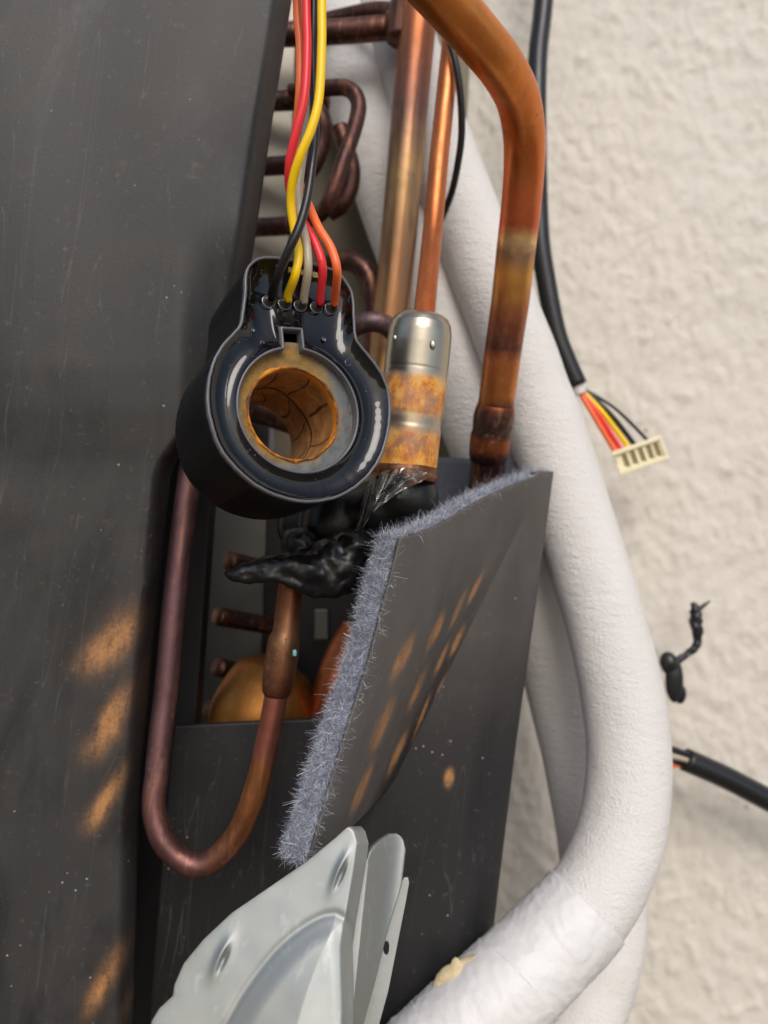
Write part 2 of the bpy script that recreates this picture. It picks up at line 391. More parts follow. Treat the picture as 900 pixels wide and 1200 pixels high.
M['copper_thin'] = mat_copper('copper_capillary', [(0, '#a85c34'), (.5, '#c47244'), (1, '#c8703c')], .36, bl=.18)
M['copper_u'] = mat_copper('copper_u_bend', [(0, '#7a5a5c'), (.3, '#7a5c60'), (.5, '#7e5c5c'), (.62, '#765450'), (.68, '#8c5a38'), (.765, '#9a6438'), (.79, '#a06252'), (.9, '#a86656'), (1, '#a04a24')], .44, blotch='#4a3038', bl=.4)
M['copper_joint'] = mat_copper('copper_joint', [(0, '#6e4030'), (.5, '#8a6648'), (1, '#7a4434')], .45, bl=.5, scale=160)
M['copper_swage'] = mat_copper('copper_swage', [(0, '#84482e'), (.15, '#54403e'), (.4, '#5e4844'), (.5, '#3c2a2a'), (.58, '#9a5834'), (.74, '#94522e'), (.86, '#3a2a2c'), (1, '#30262a')], .42, bl=.35, scale=120, wob=.02)
M['copper_dark'] = mat_copper('copper_return', [(0, '#5a403a'), (.5, '#4e3a38'), (1, '#664640')], .42, bl=.5)
M['copper_gold'] = mat_copper('copper_muffler', [(0, '#a06a34'), (.4, '#b27a3c'), (.7, '#8a5a38'), (1, '#8a6a60')], .42, bl=.35)
M['copper_bulb'] = mat_copper('copper_bulb', [(0, '#b86a40'), (1, '#b05a30')], .4, bl=.25)
M['purple'] = mat_copper('copper_tarnished', [(0, '#6a5a60'), (1, '#7a6468')], .45, bl=.3)

# ------------------------------------------------------------------ setting: wall and ground
def build_wall():
    xs = np.concatenate([np.linspace(-1.6, -.26, 14)[:-1], np.linspace(-.26, .34, 560), np.linspace(.34, 1.6, 14)[1:]])
    zs = np.concatenate([np.linspace(-.02, .46, 420), np.linspace(.46, 1.5, 12)[1:]])
    X, Z = np.meshgrid(xs, zs); q = Z * .62
    aa = vn(X * 150, 3.1, q * 150); b = vn(X * 300, 9.7, q * 300); c = vn(X * 50, 5.0, Z * 20); e = vn(X * 230, 1.3, q * 230)
    rd = vn(X * 190 + .35 * Z * 190, 7.7, Z * 90); r = .0008 * np.maximum(0, aa) ** .8 + .00045 * b + .0009 * c + .0014 * np.maximum(0, e - .15) + .0032 * np.maximum(0, .16 - np.abs(rd)) * (vn(X * 30, 2.2, Z * 30) > -.05)
    V = np.stack([X, .322 - .10 * X - r, Z], -1).reshape(-1, 3)
    o = mesh('wall', V, grid_faces(len(zs), len(xs)), M['wall'])
    me = o.data; me.flip_normals()
    tag(o, kind='structure')
build_wall()
g = mesh('ground', [(-40, -40, 0), (40, -40, 0), (40, 40, 0), (-40, 40, 0)], [(0, 1, 2, 3)], M['ground'], smooth=False); tag(g, kind='structure')

# ------------------------------------------------------------------ large black panel on the left
def ell(px, py, c):
    cx, cy, L, W, ang = c; a = R(ang); dx = px - cx; dy = -(py - cy)
    u = (dx * math.cos(a) + dy * math.sin(a)) / (L / 2); v = (-dx * math.sin(a) + dy * math.cos(a)) / (W / 2)
    return np.exp(-(u * u * 1.1 + v * v * 1.2))
def build_panel():
    nr, nc = 230, 170
    sc = [(138, 745, 70, 40, 60), (112, 770, 60, 40, 40), (132, 838, 78, 26, 62), (118, 868, 60, 36, 50), (128, 932, 80, 20, 60), (110, 955, 50, 26, 50), (122, 1150, 95, 24, 62), (150, 1175, 50, 14, 75)]
    PY, U = np.meshgrid(np.linspace(-260, 1330, nr), np.linspace(0, 1, nc) ** .8, indexing='ij')
    XE = np.interp(PY, [-260, 0, 150, 300, 430, 480, 540, 560, 667, 795, 960, 1150, 1330], [381, 342, 318, 296, 272, 250, 206, 200, 189, 176, 163, 158, 155])
    PX = -330 + U * (XE + 330); E = XE - PX
    D = 186 - 22 * np.clip(E, 0, 640) / 640 + 10 * np.maximum(0, 1 - E / 24) ** 2 + 1.6 * vn(PX / 170, PY / 420, 2.0)
    D += 5 * sstep(205, 260, PX) * sstep(250, 420, PY) * sstep(620, 520, PY)
    V = PV(PX, PY, D)
    S = np.clip(sum(ell(PX, PY, c) * k for c, k in zip(sc, (1, .6, 1, .5, .9, .4, .9, .4))), 0, 1).ravel()
    f = grid_faces(nr, nc)
    o = mesh('vinyl_board', V, [q[::-1] for q in f], M['skin_panel'], attrs={'scuff': S}, mods=[('SOLIDIFY', dict(thickness=.003, offset=-1))])
    tag(o, 'large flat dark grey vinyl board with rubbed brown scuffs along its right edge', 'panel')
build_panel()

# ------------------------------------------------------------------ condenser end: plate, stub tubes, return bends
def boxpx(name, x0, x1, y0, y1, d, th, mat, parent=None, skew=0.0, d2=None):
    d2 = d if d2 is None else d2
    a = [P(x0, y0, d), P(x1, y0, d2), P(x1 + skew, y1, d2), P(x0 + skew, y1, d)]
    b = [p + FW * th * .001 for p in a]
    v = a + b; f = [(3, 2, 1, 0), (4, 5, 6, 7), (0, 1, 5, 4), (1, 2, 6, 5), (2, 3, 7, 6), (3, 0, 4, 7)]
    return mesh(name, v, f, mat, parent, False, mods=[('BEVEL', dict(width=.0006, segments=2))])
cond = thing('condenser_coil', P(300, 900, 262), 'condenser end with dark copper stub tubes and return bends behind the grey panel', 'condenser')
boxpx('end_plate', 215, 352, -120, 430, 262, 1.5, M['end_plate'], cond, skew=-20)
boxpx('end_plate', 190, 318, 433, 1000, 263, 1.5, M['end_shaded'], cond, skew=-20)
for i, (y, x1, r) in enumerate([(38, 478, 3.7), (118, 385, 3.2), (194, 350, 3.0), (265, 352, 3.0)]):
    if i == 0: tube('stub_tube', [(300, y + 4, 250), (400, y - 1, 248), (x1 - 18, y - 6, 246)], 3.7, M['copper_dark'], cond)
    else: tube('stub_tube', [(290, y + 2, 256), (330, y, 252), (x1, y - 3, 250)], r, M['copper_dark'], cond)
tube('return_bend', [(340, 108, 236), (385, 103, 232), (408, 104, 230), (420, 120, 229), (416, 148, 228), (400, 195, 227), (386, 235, 228), (372, 253, 232), (340, 262, 240)], 2.35, M['copper_dark'], cond, m_=90)
tube('return_bend', [(352, 120, 250), (372, 130, 246), (378, 158, 245), (366, 195, 246), (345, 205, 250)], 2.9, M['copper_dark'], cond, m_=60)
tube('return_bend', [(398, 150, 252), (412, 200, 250), (404, 235, 250), (385, 250, 252)], 2.9, M['copper_dark'], cond, m_=60)
for (x, y, x1) in [(268, 657, 330), (255, 722, 332), (255, 782, 320), (246, 832, 300)]:
    tube('stub_tube', [(x, y, 236), (x + (x1 - x) * .5, y + 7, 246), (x1, y + 14, 258)], 2.9, M['copper_dark'], cond)
tube('stub_tube', [(262, 470, 258), (310, 482, 252), (352, 496, 250)], 4.6, M['copper_dark'], cond)
dv = boxpx('divider_plate', 352, 560, -120, 700, 292, 1.5, M['divider'], None, skew=-40)
tag(dv, 'sheet metal divider, its shade painted in as olive brown, behind the vertical pipes', 'plate')
bp = boxpx('gap_shade_plate', 300, 560, 575, 1010, 266, 2, M['gap_strip_black'], None, skew=-20)  # black sheet standing for the unlit interior
tag(bp, 'black sheet added for the darkness in the gap behind the U-bend pipe', 'plate')
st = boxpx('dark_gap_strip', 110, 253, 500, 1340, 222, 8, M['gap_strip_black'], None, skew=-58)  # seen strip, widened and carried down to paint the gap's darkness
tag(st, 'black upright strip between the U-bend pipe and the condenser end, extended as shade in the gap below', 'strip')
sm = boxpx('metal_tab', 368, 384, 714, 750, 262, 1, M['end_shaded'], None)
tag(sm, 'small pale metal tab in the dark gap right of the U-bend pipe', 'tab')

# header branch at the top
hd = thing('header_branch', P(470, 60, 245), 'dark brazed branch fitting joining the pale-banded copper riser near the top', 'fitting')
tube('fitting_body', [(488, -60, 244), (478, -10, 243), (470, 48, 243)], 5.0, M['copper_dark'], hd)
tube('branch_pipe', [(345, 34, 262), (400, 20, 258), (445, 12, 250), (476, 18, 244)], 2.6, M['copper_dark'], hd)
tube('solder_ring', [(455, 30, 245.5), (462, 29.5, 245), (470, 29, 244.5)], 4.2, M['copper_joint'], hd, spline=False)

# ------------------------------------------------------------------ white insulated tubes
def white_tube(name, pts, r, label, tape=None):
    root = thing(name, P(*pts[-1][:3]), label, 'insulated pipe', 'white insulated pipes')
    W = cat(np.array([np.r_[P(*p[:3]), (p[3] if len(p) > 3 else r) * .001] for p in pts]), 170)
    V, f, t_ = sweep(W[:, :3], W[:, 3], 44, True, .02, len(pts) * 1.3)
    # shallow lengthwise seam and cross wrinkles in the sleeve
    n = 44
    for i in range(170):
        for j in range(n):
            k = i * n + j; dv_ = V[k] - W[i, :3]; a = j / n * 2 * math.pi
            wr = .0045 * nz((i * .62, math.cos(a) * 1.3, math.sin(a) * 1.3), 1.0, 4.2) + .012 * nz((i * .13, math.cos(a), math.sin(a)), 1.0, 8.2)
            wr -= .025 * math.exp(-((a - 2.1) / .07) ** 2)
            V[k] = W[i, :3] + dv_ * (1 + wr)
    mesh('sleeve', V, f, M['tube'], root, True, {'t': t_})
    return root, W
tubeB, WB = white_tube('insulated_pipe', [(350, -150, 285), (405, 40, 276), (452, 200, 270), (505, 350, 266), (556, 480, 262), (612, 640, 262), (655, 780, 264), (684, 900, 262), (703, 1010, 256), (706, 1100, 248), (672, 1200, 236), (600, 1330, 225)], 13.2,
    'white insulated pipe lying behind the other, showing left of it and again at the bottom')
tubeA, WA = white_tube('insulated_pipe', [(420, -150, 278), (468, 40, 268), (530, 218, 258), (582, 350, 250), (631, 480, 244), (676, 620, 238), (712, 740, 232), (734, 850, 226), (733, 950, 219), (702, 1040, 211), (640, 1112, 203), (570, 1180, 196), (490, 1260, 190), (400, 1350, 186)], 12.0,
    'white insulated pipe in front, curving to the bottom edge with tape wrapped round it')
def tape_band(i0, i1, grow, seed, parent):
    C = cat(WA[i0:i1], 60); NT_ = 110
    V, f, t_ = sweep(C[:, :3], C[:, 3] * (1 + grow), NT_, False)
    for i in range(60):
        for j in range(NT_):
            k = i * NT_ + j; a = j / NT_ * 2 * math.pi; q = (math.cos(a), math.sin(a), i * .10)
            wr = .017 * max(0, 1 - abs(nz((q[0] * 1.7 + q[2] * .5, q[1] * 1.7, q[2] * .8), 1.3, seed)) * 5.0) ** 1.5 + .013 * max(0, 1 - abs(nz((q[0] * 1.2, q[1] * 1.2 + q[2] * .9, q[2] * .4), 2.2, seed + 5)) * 6.0) ** 1.5 + .03 * abs(nz((q[0], q[1], q[2] * .5), 1.6, seed)) + .012 * abs(nz(q, 3.0, seed + 2)) - .004
            x = np.clip(i0 + (i1 - 1 - i0) * (i + 4.0 * math.cos(a + seed)) / 59, 0, len(WA) - 1.001); k0 = int(x); cc_ = WA[k0, :3] * (1 - x + k0) + WA[k0 + 1, :3] * (x - k0)
            V[k] = cc_ + (V[k] - C[i, :3]) * (1 + wr)
    return mesh('tape_wrap', V, f, M['tape'], parent, mods=[('SOLIDIFY', dict(thickness=.0003, offset=1))])
tape_band(137, 150, .014, 1.0, tubeA); tape_band(147, 160, .03, 6.0, tubeA); tape_band(157, 170, .048, 3.0, tubeA)
# torn foam
def blob(name, balls, mat, parent=None, vox=.0011, smooth=6, noise_amp=0.0, seed=1.0):
    bm = bmesh.new()
    for (c, s, rot) in balls:
        mt = Matrix.Translation(Vector(c)) @ rot.to_4x4() @ Matrix.Diagonal(Vector((s[0], s[2], s[1], 1)))
        bmesh.ops.create_icosphere(bm, subdivisions=3, radius=1.0, matrix=mt)
    for v in bm.verts:
        if noise_amp: v.co += Vector(mnoise.noise_vector(v.co * 220 + Vector((seed, 0, 0)))) * noise_amp
    v = [tuple(x.co) for x in bm.verts]; f = [[q.index for q in p.verts] for p in bm.faces]; bm.free()
    return mesh(name, v, f, mat, parent, mods=[('REMESH', dict(mode='VOXEL', voxel_size=vox, use_smooth_shade=True)), ('SMOOTH', dict(factor=.6, iterations=smooth))])
def rotimg(deg):      # rotation about the view axis, counter-clockwise in the picture
    a = R(deg); B = Matrix((RT, UP, -FW)).transposed(); return B @ Matrix.Rotation(a, 3, 'Z') @ B.transposed()
bb = [(P(527, 1141, 195), (.0040, .0019, .002), rotimg(38)), (P(545, 1127, 196), (.0036, .0010, .0016), rotimg(36)), (P(516, 1153, 195), (.0026, .0013, .0016), rotimg(65)), (P(535, 1131, 195), (.0016, .0012, .001), rotimg(80))]
blob('torn_foam', [(c, tuple(np.array(s)), r_) for c, s, r_ in bb], M['foam'], tubeA, .0003, 1, .0014)

# ------------------------------------------------------------------ copper pipes
big = thing('copper_pipe', P(565, 640, 222), 'thick bent copper pipe, orange above a pale heat band and dark below', 'pipe', 'copper pipes')
tube('pipe_run', BIG, 5.15, M['copper_big'], big, 32, 190)
tube('joint_sleeve', [(581.3, 474, 219.7, 5.2), (580.4, 480, 220.2, 5.6), (578.6, 490, 221.2, 5.9), (577, 499, 222, 5.75), (576, 505, 222.5, 5.55), (575, 511, 223, 5.8), (573.5, 525, 224.2, 5.85), (572.5, 534, 225, 5.7), (571.6, 541, 225.6, 5.2)], 6, M['copper_swage'], big, 32, 70)
mid = tube('copper_pipe', [(508, -120, 236), (492, 10, 240), (480, 130, 242), (470, 250, 244), (458, 372, 246), (442, 520, 248)], 5.7, M['copper_mid'], None, 28, 120)
tag(mid, 'vertical copper riser with pale golden lower half, left of the thin pipe', 'pipe', 'copper pipes')
thin = tube('copper_pipe', [(545, -80, 224), (529, 50, 222), (516, 170, 218), (507, 270, 212), (498, 360, 196), (496, 385, 190)], 2.75, M['copper_thin'], None, 24, 80)
tag(thin, 'thin bright copper pipe running up from the silver valve can', 'pipe', 'copper pipes')
sw = tube('sensor_wire', [(500, -60, 218), (518, 20, 216), (531, 62, 216), (539, 105, 218), (541, 155, 222), (536, 195, 226), (528, 230, 231), (515, 262, 240)], 1.05, M['black_wire'], None, 12, 70)
tag(sw, 'thin black wire curving beside the thin copper pipe', 'wire')
ub = thing('u_bend_pipe', P(232, 1020, 190), 'copper U-bend pipe with reddish right leg hanging below the black mastic', 'pipe', 'copper pipes')
tube('pipe_run', [(250, 430, 192), (237, 490, 192), (222, 560, 192), (206, 690, 191), (195, 805, 190), (188.5, 858, 189), (184, 905, 188), (180.5, 945, 187), (188.5, 980, 186), (208, 1004, 186), (232, 1014, 186), (255, 1004, 186), (276, 980, 186), (290, 952, 186), (304, 910, 186), (313.5, 868, 186), (322, 825, 186), (330, 775, 186), (337, 718, 187), (343, 660, 188)], 2.85, M['copper_u'], ub, 28, 240)
tube('joint_sleeve', [(323, 816, 186, 2.8), (324, 810, 186, 3.5), (327, 790, 186, 3.9), (331, 765, 186, 3.95), (333, 750, 186.2, 3.8), (335, 740, 186.4, 3.25), (337, 720, 186.8, 3.15), (339, 700, 187, 3.1), (341, 685, 187.3, 3.05)], 4, M['copper_joint'], ub, 28, 70)
tube('solder_bead', [(344.5, 762, 183.6), (345.5, 765, 183.5), (345, 768, 183.6)], .5, mat_plain('verdigris', '#7fc0c0', .5), ub, 10, 8)
lp = tube('copper_pipe', [(395, 396, 232), (415, 383, 228), (436, 377, 226), (455, 383, 228), (466, 400, 232), (470, 440, 238)], 3.0, M['purple'], None, 20, 60)
tag(lp, 'dull purple-grey copper loop between the coil and the silver valve can', 'pipe', 'copper pipes')
lp2 = tube('copper_pipe', [(380, 312, 262), (405, 305, 258), (428, 318, 256), (438, 350, 256), (436, 420, 258)], 3.4, M['copper_dark'], None, 20, 60)
tag(lp2, 'dark brown copper bend in the shade behind the coloured wires\' lower ends', 'pipe', 'copper pipes')
muf = tube('copper_muffler', [(318, 768, 232, 2.5), (317, 774, 232, 7), (314, 790, 232, 11.5), (312, 815, 232, 15.2), (310, 840, 232, 16.5), (306, 880, 232, 16.5), (296, 1000, 232, 16)], 12, M['copper_gold'], None, 36, 60)
tag(muf, 'golden brown copper muffler with sloping shoulder behind the U-bend pipe', 'muffler')
blb = tube('copper_elbow', [(420, 735, 232, 5), (408, 765, 230, 6.2), (396, 800, 228, 6.6), (386, 850, 228, 6.6), (378, 920, 228, 6.4)], 6, M['copper_bulb'], None, 28, 60)
tag(blb, 'bright orange copper elbow peeking out left of the felt edge', 'pipe')

# ------------------------------------------------------------------ expansion valve
vv = thing('expansion_valve', P(478, 640, 186), 'silver expansion valve can with rusty bands, black wrap below', 'valve')
ax0, ax1 = np.array([495, 366, 186.0]), np.array([473, 560, 187.0])
prof = [(0, .3), (.006, 3.2), (.018, 5.2), (.04, 6.6), (.075, 7.35), (.12, 7.7), (.2, 7.8), (.34, 7.8), (.352, 7.7), (.365, 7.75), (.60, 7.75), (.62, 7.6), (.68, 7.6), (.70, 7.75), (.9, 7.75), (1, 7.7)]
ps = np.array(prof); tq = np.unique(np.r_[ps[:, 0], np.linspace(0, 1, 60)]); rq = np.interp(tq, ps[:, 0], ps[:, 1])
C = np.array([P(*(ax0 + (ax1 - ax0) * t_)) for t_ in tq])
V, f, _ = sweep(C, rq * .001, 40)
mesh('valve_can', V, f, M['valve'], vv, True, {'t': np.repeat(tq, 40)})
for (x, y, z, k) in [(463, 396, 181.0, .55), (507, 404, 179.0, .85)]:
    c = P(x, y, z); blob('weld_dimple', [(c, (.0010 * k, .0014 * k, .0006 * k), rotimg(12))], M['valve'], vv, .00014, 1)
# solder collar + black rubber wrap + film
tube('solder_collar', [(475.5, 545, 187, 7.75), (475, 549, 187, 8.0), (474, 554, 187, 8.2), (473, 560, 187, 8.0)], 8, M['copper_joint'], vv, 36, 30)
blob('rubber_wrap', [(P(466, 585, 189), (.0085, .0075, .010), rotimg(10)), (P(486, 588, 190), (.006, .0080, .010), rotimg(0)), (P(440, 600, 190), (.009, .008, .010), rotimg(20)), (P(470, 625, 192), (.011, .010, .010), rotimg(0)), (P(392, 612, 190), (.0085, .0095, .008), rotimg(0)), (P(352, 612, 196), (.006, .008, .006), rotimg(0))], M['rubber'], vv, .0012, 4, .0004)
def film():
    nr, nc = 60, 70; V = []
    top = cat(np.array([P(*p) for p in [(432, 566, 179), (452, 552, 176.5), (482, 549, 177), (508, 556, 181)]]), nc)
    bot = cat(np.array([P(*p) for p in [(415, 628, 183), (424, 622, 180), (434, 604, 180), (452, 588, 180)]]), nc)
    for i in range(nr):
        v = i / (nr - 1)
        for j in range(nc):
            p = top[j] * (1 - v) + bot[j] * v
            q = p - FW * (.0034 * (1 - abs(mnoise.noise(Vector((j * .026 + i * .014, i * .012, 4))) * 2.2)) + .0012 * (1 - abs(mnoise.noise(Vector((j * .06 - i * .014, i * .016, 9))) * 2)))
            V.append(q)
    mesh('plastic_film', V, grid_faces(nr, nc), M['film'], vv, mods=[('SOLIDIFY', dict(thickness=.00015))])
film()
mb = [(P(393, 664, 179), (.0078, .0066, .0066), rotimg(-25)), (P(410, 648, 181), (.0070, .0060, .007), rotimg(30)), (P(384, 684, 177), (.0052, .0034, .0045), rotimg(8)), (P(352, 637, 184), (.0050, .0046, .005), rotimg(30))]
for q in cat(np.array([(277, 675, 173, 1.5), (292, 671, 173, 2.1), (312, 666, 174, 2.7), (338, 664, 175, 3.5), (362, 668, 176, 4.2), (390, 674, 178, 4.8)]), 26):
    mb.append((P(q[0], q[1], q[2]), (.0030, q[3] * .001, q[3] * .00115), rotimg(-6)))
for q in cat(np.array([(286, 681, 172.2, .6), (318, 676, 172, 1.0), (345, 684, 172.5, 1.2), (368, 693, 174, 1.6)]), 16):
    mb.append((P(q[0], q[1], q[2]), (.0022, q[3] * .001, .0012), rotimg(-16)))
mo = blob('mastic_wrap', mb, M['mastic'], vv, .0006, 4, .0003, 3.0)
tx = bpy.data.textures.new('mastic_wrinkle', 'CLOUDS'); tx.noise_scale = .0045; tx.noise_depth = 3
md = mo.modifiers.new('displace', 'DISPLACE'); md.texture = tx; md.strength = .0022; md.mid_level = .5; md.texture_coords = 'LOCAL'
# ------------------------------------------------------------------ stepper coil
CO = P(352, 476, 150)
CN = nrm(.46 * RT + .14 * UP - .88 * FW)                       # face normal, towards viewer
CUP = nrm((lambda u: u - CN * u.dot(CN))(UP * math.cos(R(6)) - RT * math.sin(R(6)) * 1.0)); CRT = np.cross(CUP, CN)
def face2(px, py):
    d = P(px, py, 100) - CAM; t_ = (CO - CAM).dot(CN) / d.dot(CN); q = CAM + d * t_ - CO
    return np.array([q.dot(CRT), q.dot(CUP)])
def L3(p2, z): return CO + CRT * p2[0] + CUP * p2[1] + CN * z
outer_px = [(322, 301), (305, 301.5), (295, 307), (288, 318), (287, 340), (284.5, 362), (281, 380), (273, 390), (259, 406), (248, 429), (243, 457), (245.5, 490), (258, 526), (280, 553), (308, 574), (341, 586), (369, 588), (397, 582), (424, 565), (444, 540), (455, 507), (457.5, 472), (452, 446), (441, 427), (426, 408), (418, 396), (416, 376), (415, 354), (411, 338), (399, 321), (384, 313), (352, 306)]
NO = 260
outer = cat([face2(*p) for p in outer_px], NO, True)
outer = outer + np.stack([vn(outer[:, 0] * 900, 1.5, outer[:, 1] * 900), vn(outer[:, 0] * 900, 8.5, outer[:, 1] * 900)], 1) * .00009
ic = face2(352.5, 479)
inner_r = np.mean([np.linalg.norm(face2(*p) - ic) for p in [(282, 468), (308, 414), (410, 432), (422, 470), (411, 512), (391, 537), (363, 549), (308, 521)]])
nu = nrm(face2(343, 384) - ic); nr_ = np.array([nu[1], -nu[0]])   # notch direction
nw, nh = .0019, np.linalg.norm(face2(343, 385) - ic)
def inner_pt(a, extra=0.0):
    d = np.array([math.cos(a), math.sin(a)]); r = inner_r
    x = d.dot(nr_); y = d.dot(nu); hw = nw + extra; top = nh + extra; rr_ = r + extra
    if y > 0 and abs(x) / y < hw / rr_:
        return d * (top / y)
    if y > 0 and abs(x) / y < hw / math.sqrt(max(rr_**2 - hw**2, 1e-12)) * 1.0: return d * min(hw / abs(x), top / y)
    if y > 0 and hw / abs(x) * 1.0 > rr_ and abs(x) / y < hw / rr_: return d * (hw / abs(x))
    return d * rr_
# sample angles follow the outer outline, so each outer point has an inner partner
ang = np.array([math.atan2(*(p - ic)[::-1]) for p in outer])
def inner_loop(extra):
    """ring with a square notch as explicit polyline, resampled by angle"""
    pts = []; hw = nw + extra; rr_ = inner_r + extra; top = nh + extra
    a_n = math.atan2(nu[1], nu[0]); da = math.asin(hw / rr_)
    yb = math.sqrt(rr_**2 - hw**2)
    for k in np.linspace(da, 2 * math.pi - da, 150): pts.append(ic + rr_ * np.array([math.cos(a_n + k), math.sin(a_n + k)]))
    for s in np.linspace(0, 1, 8)[1:]: pts.append(ic + nr_ * hw + nu * (yb + (top - yb) * s))
    for s in np.linspace(0, 1, 10)[1:]: pts.append(ic + nr_ * (hw - 2 * hw * s) + nu * top)
    for s in np.linspace(0, 1, 8)[1:-1]: pts.append(ic - nr_ * hw + nu * (top + (yb - top) * s))
    return np.array(pts)
def offset_loop(L, d):      # inset a closed loop by d (towards the left-hand normal)
    T = np.roll(L, -1, 0) - np.roll(L, 1, 0); T /= np.linalg.norm(T, axis=1)[:, None]
    Nn = np.stack([-T[:, 1], T[:, 0]], 1); area = np.sum(L[:, 0] * np.roll(L[:, 1], -1) - np.roll(L[:, 0], -1) * L[:, 1])
    return L + Nn * d * (1 if area > 0 else -1)
if np.sum(outer[:, 0] * np.roll(outer[:, 1], -1) - np.roll(outer[:, 0], -1) * outer[:, 1]) < 0: outer = outer[::-1]
coil = thing('stepper_coil', L3(ic, -.026) - UP * .02, 'black ring-shaped stepper motor coil with glossy resin face and rusty bore, wires on top', 'coil')
LEN = .029
def ring_mesh(name, loops, mat, closed_ring=True, attrs=None, smooth=True, parent=coil):
    n = len(loops[0]); V = np.vstack(loops); f = grid_faces(len(loops), n, True)
    if closed_ring: f += [((len(loops)-1)*n + j, (len(loops)-1)*n + (j+1) % n, (j+1) % n, j) for j in range(n)]
    return mesh(name, V, f, mat, parent, smooth, attrs)
lp3 = lambda L, z: np.array([L3(p, z) for p in L])
# housing body: extrusion of the outline, slightly drafted, hollow bore
cen = outer.mean(axis=0)
def scl(L, s): return ic + (L - ic) * s
hl = [lp3(offset_loop(outer, .0006), -.0012), lp3(offset_loop(outer, .0001), -.0014), lp3(offset_loop(outer, -.0001), -.004), lp3(scl(outer, 1.01), -.012), lp3(scl(outer, 1.0), -LEN + .003), lp3(scl(outer, .985), -LEN + .001), lp3(scl(outer, .95), -LEN)]
bore_r = np.mean([np.linalg.norm(face2(*p) - face2(347, 483)) for p in [(297, 471), (398, 482), (341, 428), (341, 538)]]) * 1.0
angs = np.array([math.atan2(*(p - ic)[::-1]) for p in outer])
hl.append(np.array([L3(ic + (bore_r + .0012) * np.array([math.cos(a), math.sin(a)]), -LEN) for a in angs]))
ring_mesh('housing', hl, M['housing'], False)
# clear bezel rim standing proud of the resin
ring_mesh('rim', [lp3(outer, -.0014), lp3(offset_loop(outer, -.0001), 0), lp3(offset_loop(outer, .0001), .0001), lp3(offset_loop(outer, .00042), .00008), lp3(offset_loop(outer, .0005), -.0008)], M['rim'], False)
il0 = inner_loop(0.0); il1 = inner_loop(.0007)
ring_mesh('bore_wall', [lp3(il0, -.0032), lp3(il0, -.0005), lp3(inner_loop(.0001), -.0004), lp3(inner_loop(.00042), -.0004), lp3(il1, -.0012)], M['rim'], False)
# resin meniscus between the rim and the bore wall
po = offset_loop(outer, .00045)
def inner_at(a, extra):
    L = inner_loop(extra); aa = np.unwrap([math.atan2(*(p - ic)[::-1]) for p in L])
    a0 = aa.min(); k = a0 + ((a - a0) % (2 * math.pi))
    return L, aa
Li = inner_loop(.0005); aL = np.array([math.atan2(*(p - ic)[::-1]) for p in Li]); od = np.argsort(aL); aLs = aL[od]; Ls = Li[od]
def in_at(a):
    rr_ = np.interp(a, np.r_[aLs[-1] - 2*math.pi, aLs, aLs[0] + 2*math.pi], np.linalg.norm(np.vstack([Ls[-1], Ls, Ls[0]]) - ic, axis=1))
    return ic + rr_ * np.array([math.cos(a), math.sin(a)])
aO = [math.atan2(*(p - ic)[::-1]) for p in po]
pi_ = np.array([in_at(a) for a in aO])
K = 64; loops = []
for k in range(K):
    s = k / (K - 1); L = []
    for j in range(len(po)):
        p = po[j] * (1 - s) + pi_[j] * s
        wd = np.linalg.norm(po[j] - pi_[j]); x = s * wd; y = (1 - s) * wd
        # meniscus: climbs the outer wall and the bore wall, shallow bowl between
        dep = -.0026 + .0024 * math.exp(-x / .0024) + .0019 * math.exp(-y / .0020) + .000018 * math.exp(-((x - .0034) / .00016) ** 2)
        L.append(L3(p, dep))
    loops.append(np.array(L))
ring_mesh('resin_face', loops, M['epoxy'], False)
# washer recessed in the bore, and the rusty bore itself
bc = face2(350, 481)
wl = []; ru = []
for k in range(8):
    s = k / 7; r = (inner_r + .002) * (1 - s) + bore_r * s
    wl.append(np.array([L3(ic * (1 - s) + bc * s + r * np.array([math.cos(a), math.sin(a)]), -.0026 - .0002 * s) for a in np.linspace(0, 2*math.pi, 121)[:-1]]))
    for a in np.linspace(0, 2*math.pi, 121)[:-1]:
        ru.append(s ** .8 * (.26 + .85 * (math.cos(a - R(150)) * .5 + .5)) + .5 * max(0, math.cos(a - R(95))) ** 3 + .5 * s ** 6)
ring_mesh('washer', wl, M['washer'], False, {'rust': ru})
bl = []; tt = []; se = []; NB = 160; KB = 60
for k in range(KB):
    s = k / (KB - 1)
    r = bore_r * (1.0 if s > .03 else 1.03 - s)
    bl.append(np.array([L3(bc + r * np.array([math.cos(a), math.sin(a)]), -.0026 - s * (LEN - .0026)) for a in np.linspace(0, 2*math.pi, NB + 1)[:-1]]))
    for a in np.linspace(0, 2*math.pi, NB + 1)[:-1]:
        z = s + .035 * nz((math.cos(a) * 2, math.sin(a) * 2, s * 3), 1.0, 5); tri = abs(((a / (2*math.pi) * 9 + z * .55 + .08 * math.sin(s * 9) + .25 * nz((math.cos(a), math.sin(a), s * 2), 1.6, 11)) % 1) - .5) * 2        # claw-pole seams: zigzag
        d1 = abs(z - (.26 + .12 * (tri - .5))); d2 = abs(z - (.55 + .04 * math.sin(a * 3))); d3 = abs(z - (.80 + .12 * (tri - .5)))
        d4 = min(abs(tri) * .16 + (0 if .08 < z < .52 or .6 < z < .95 else 1), 1)
        tt.append(s); se.append(max(math.exp(-(d2 / .020) ** 2), .9 * math.exp(-(d4 / .020) ** 2), .7 * math.exp(-(d1 / .016) ** 2) * (nz((a, z, 1), 3, 2) > 0)))
ring_mesh('bore_sleeve', bl, M['bore'], False, {'t': tt, 'seam': se})
tv = bl[0].mean(axis=0)
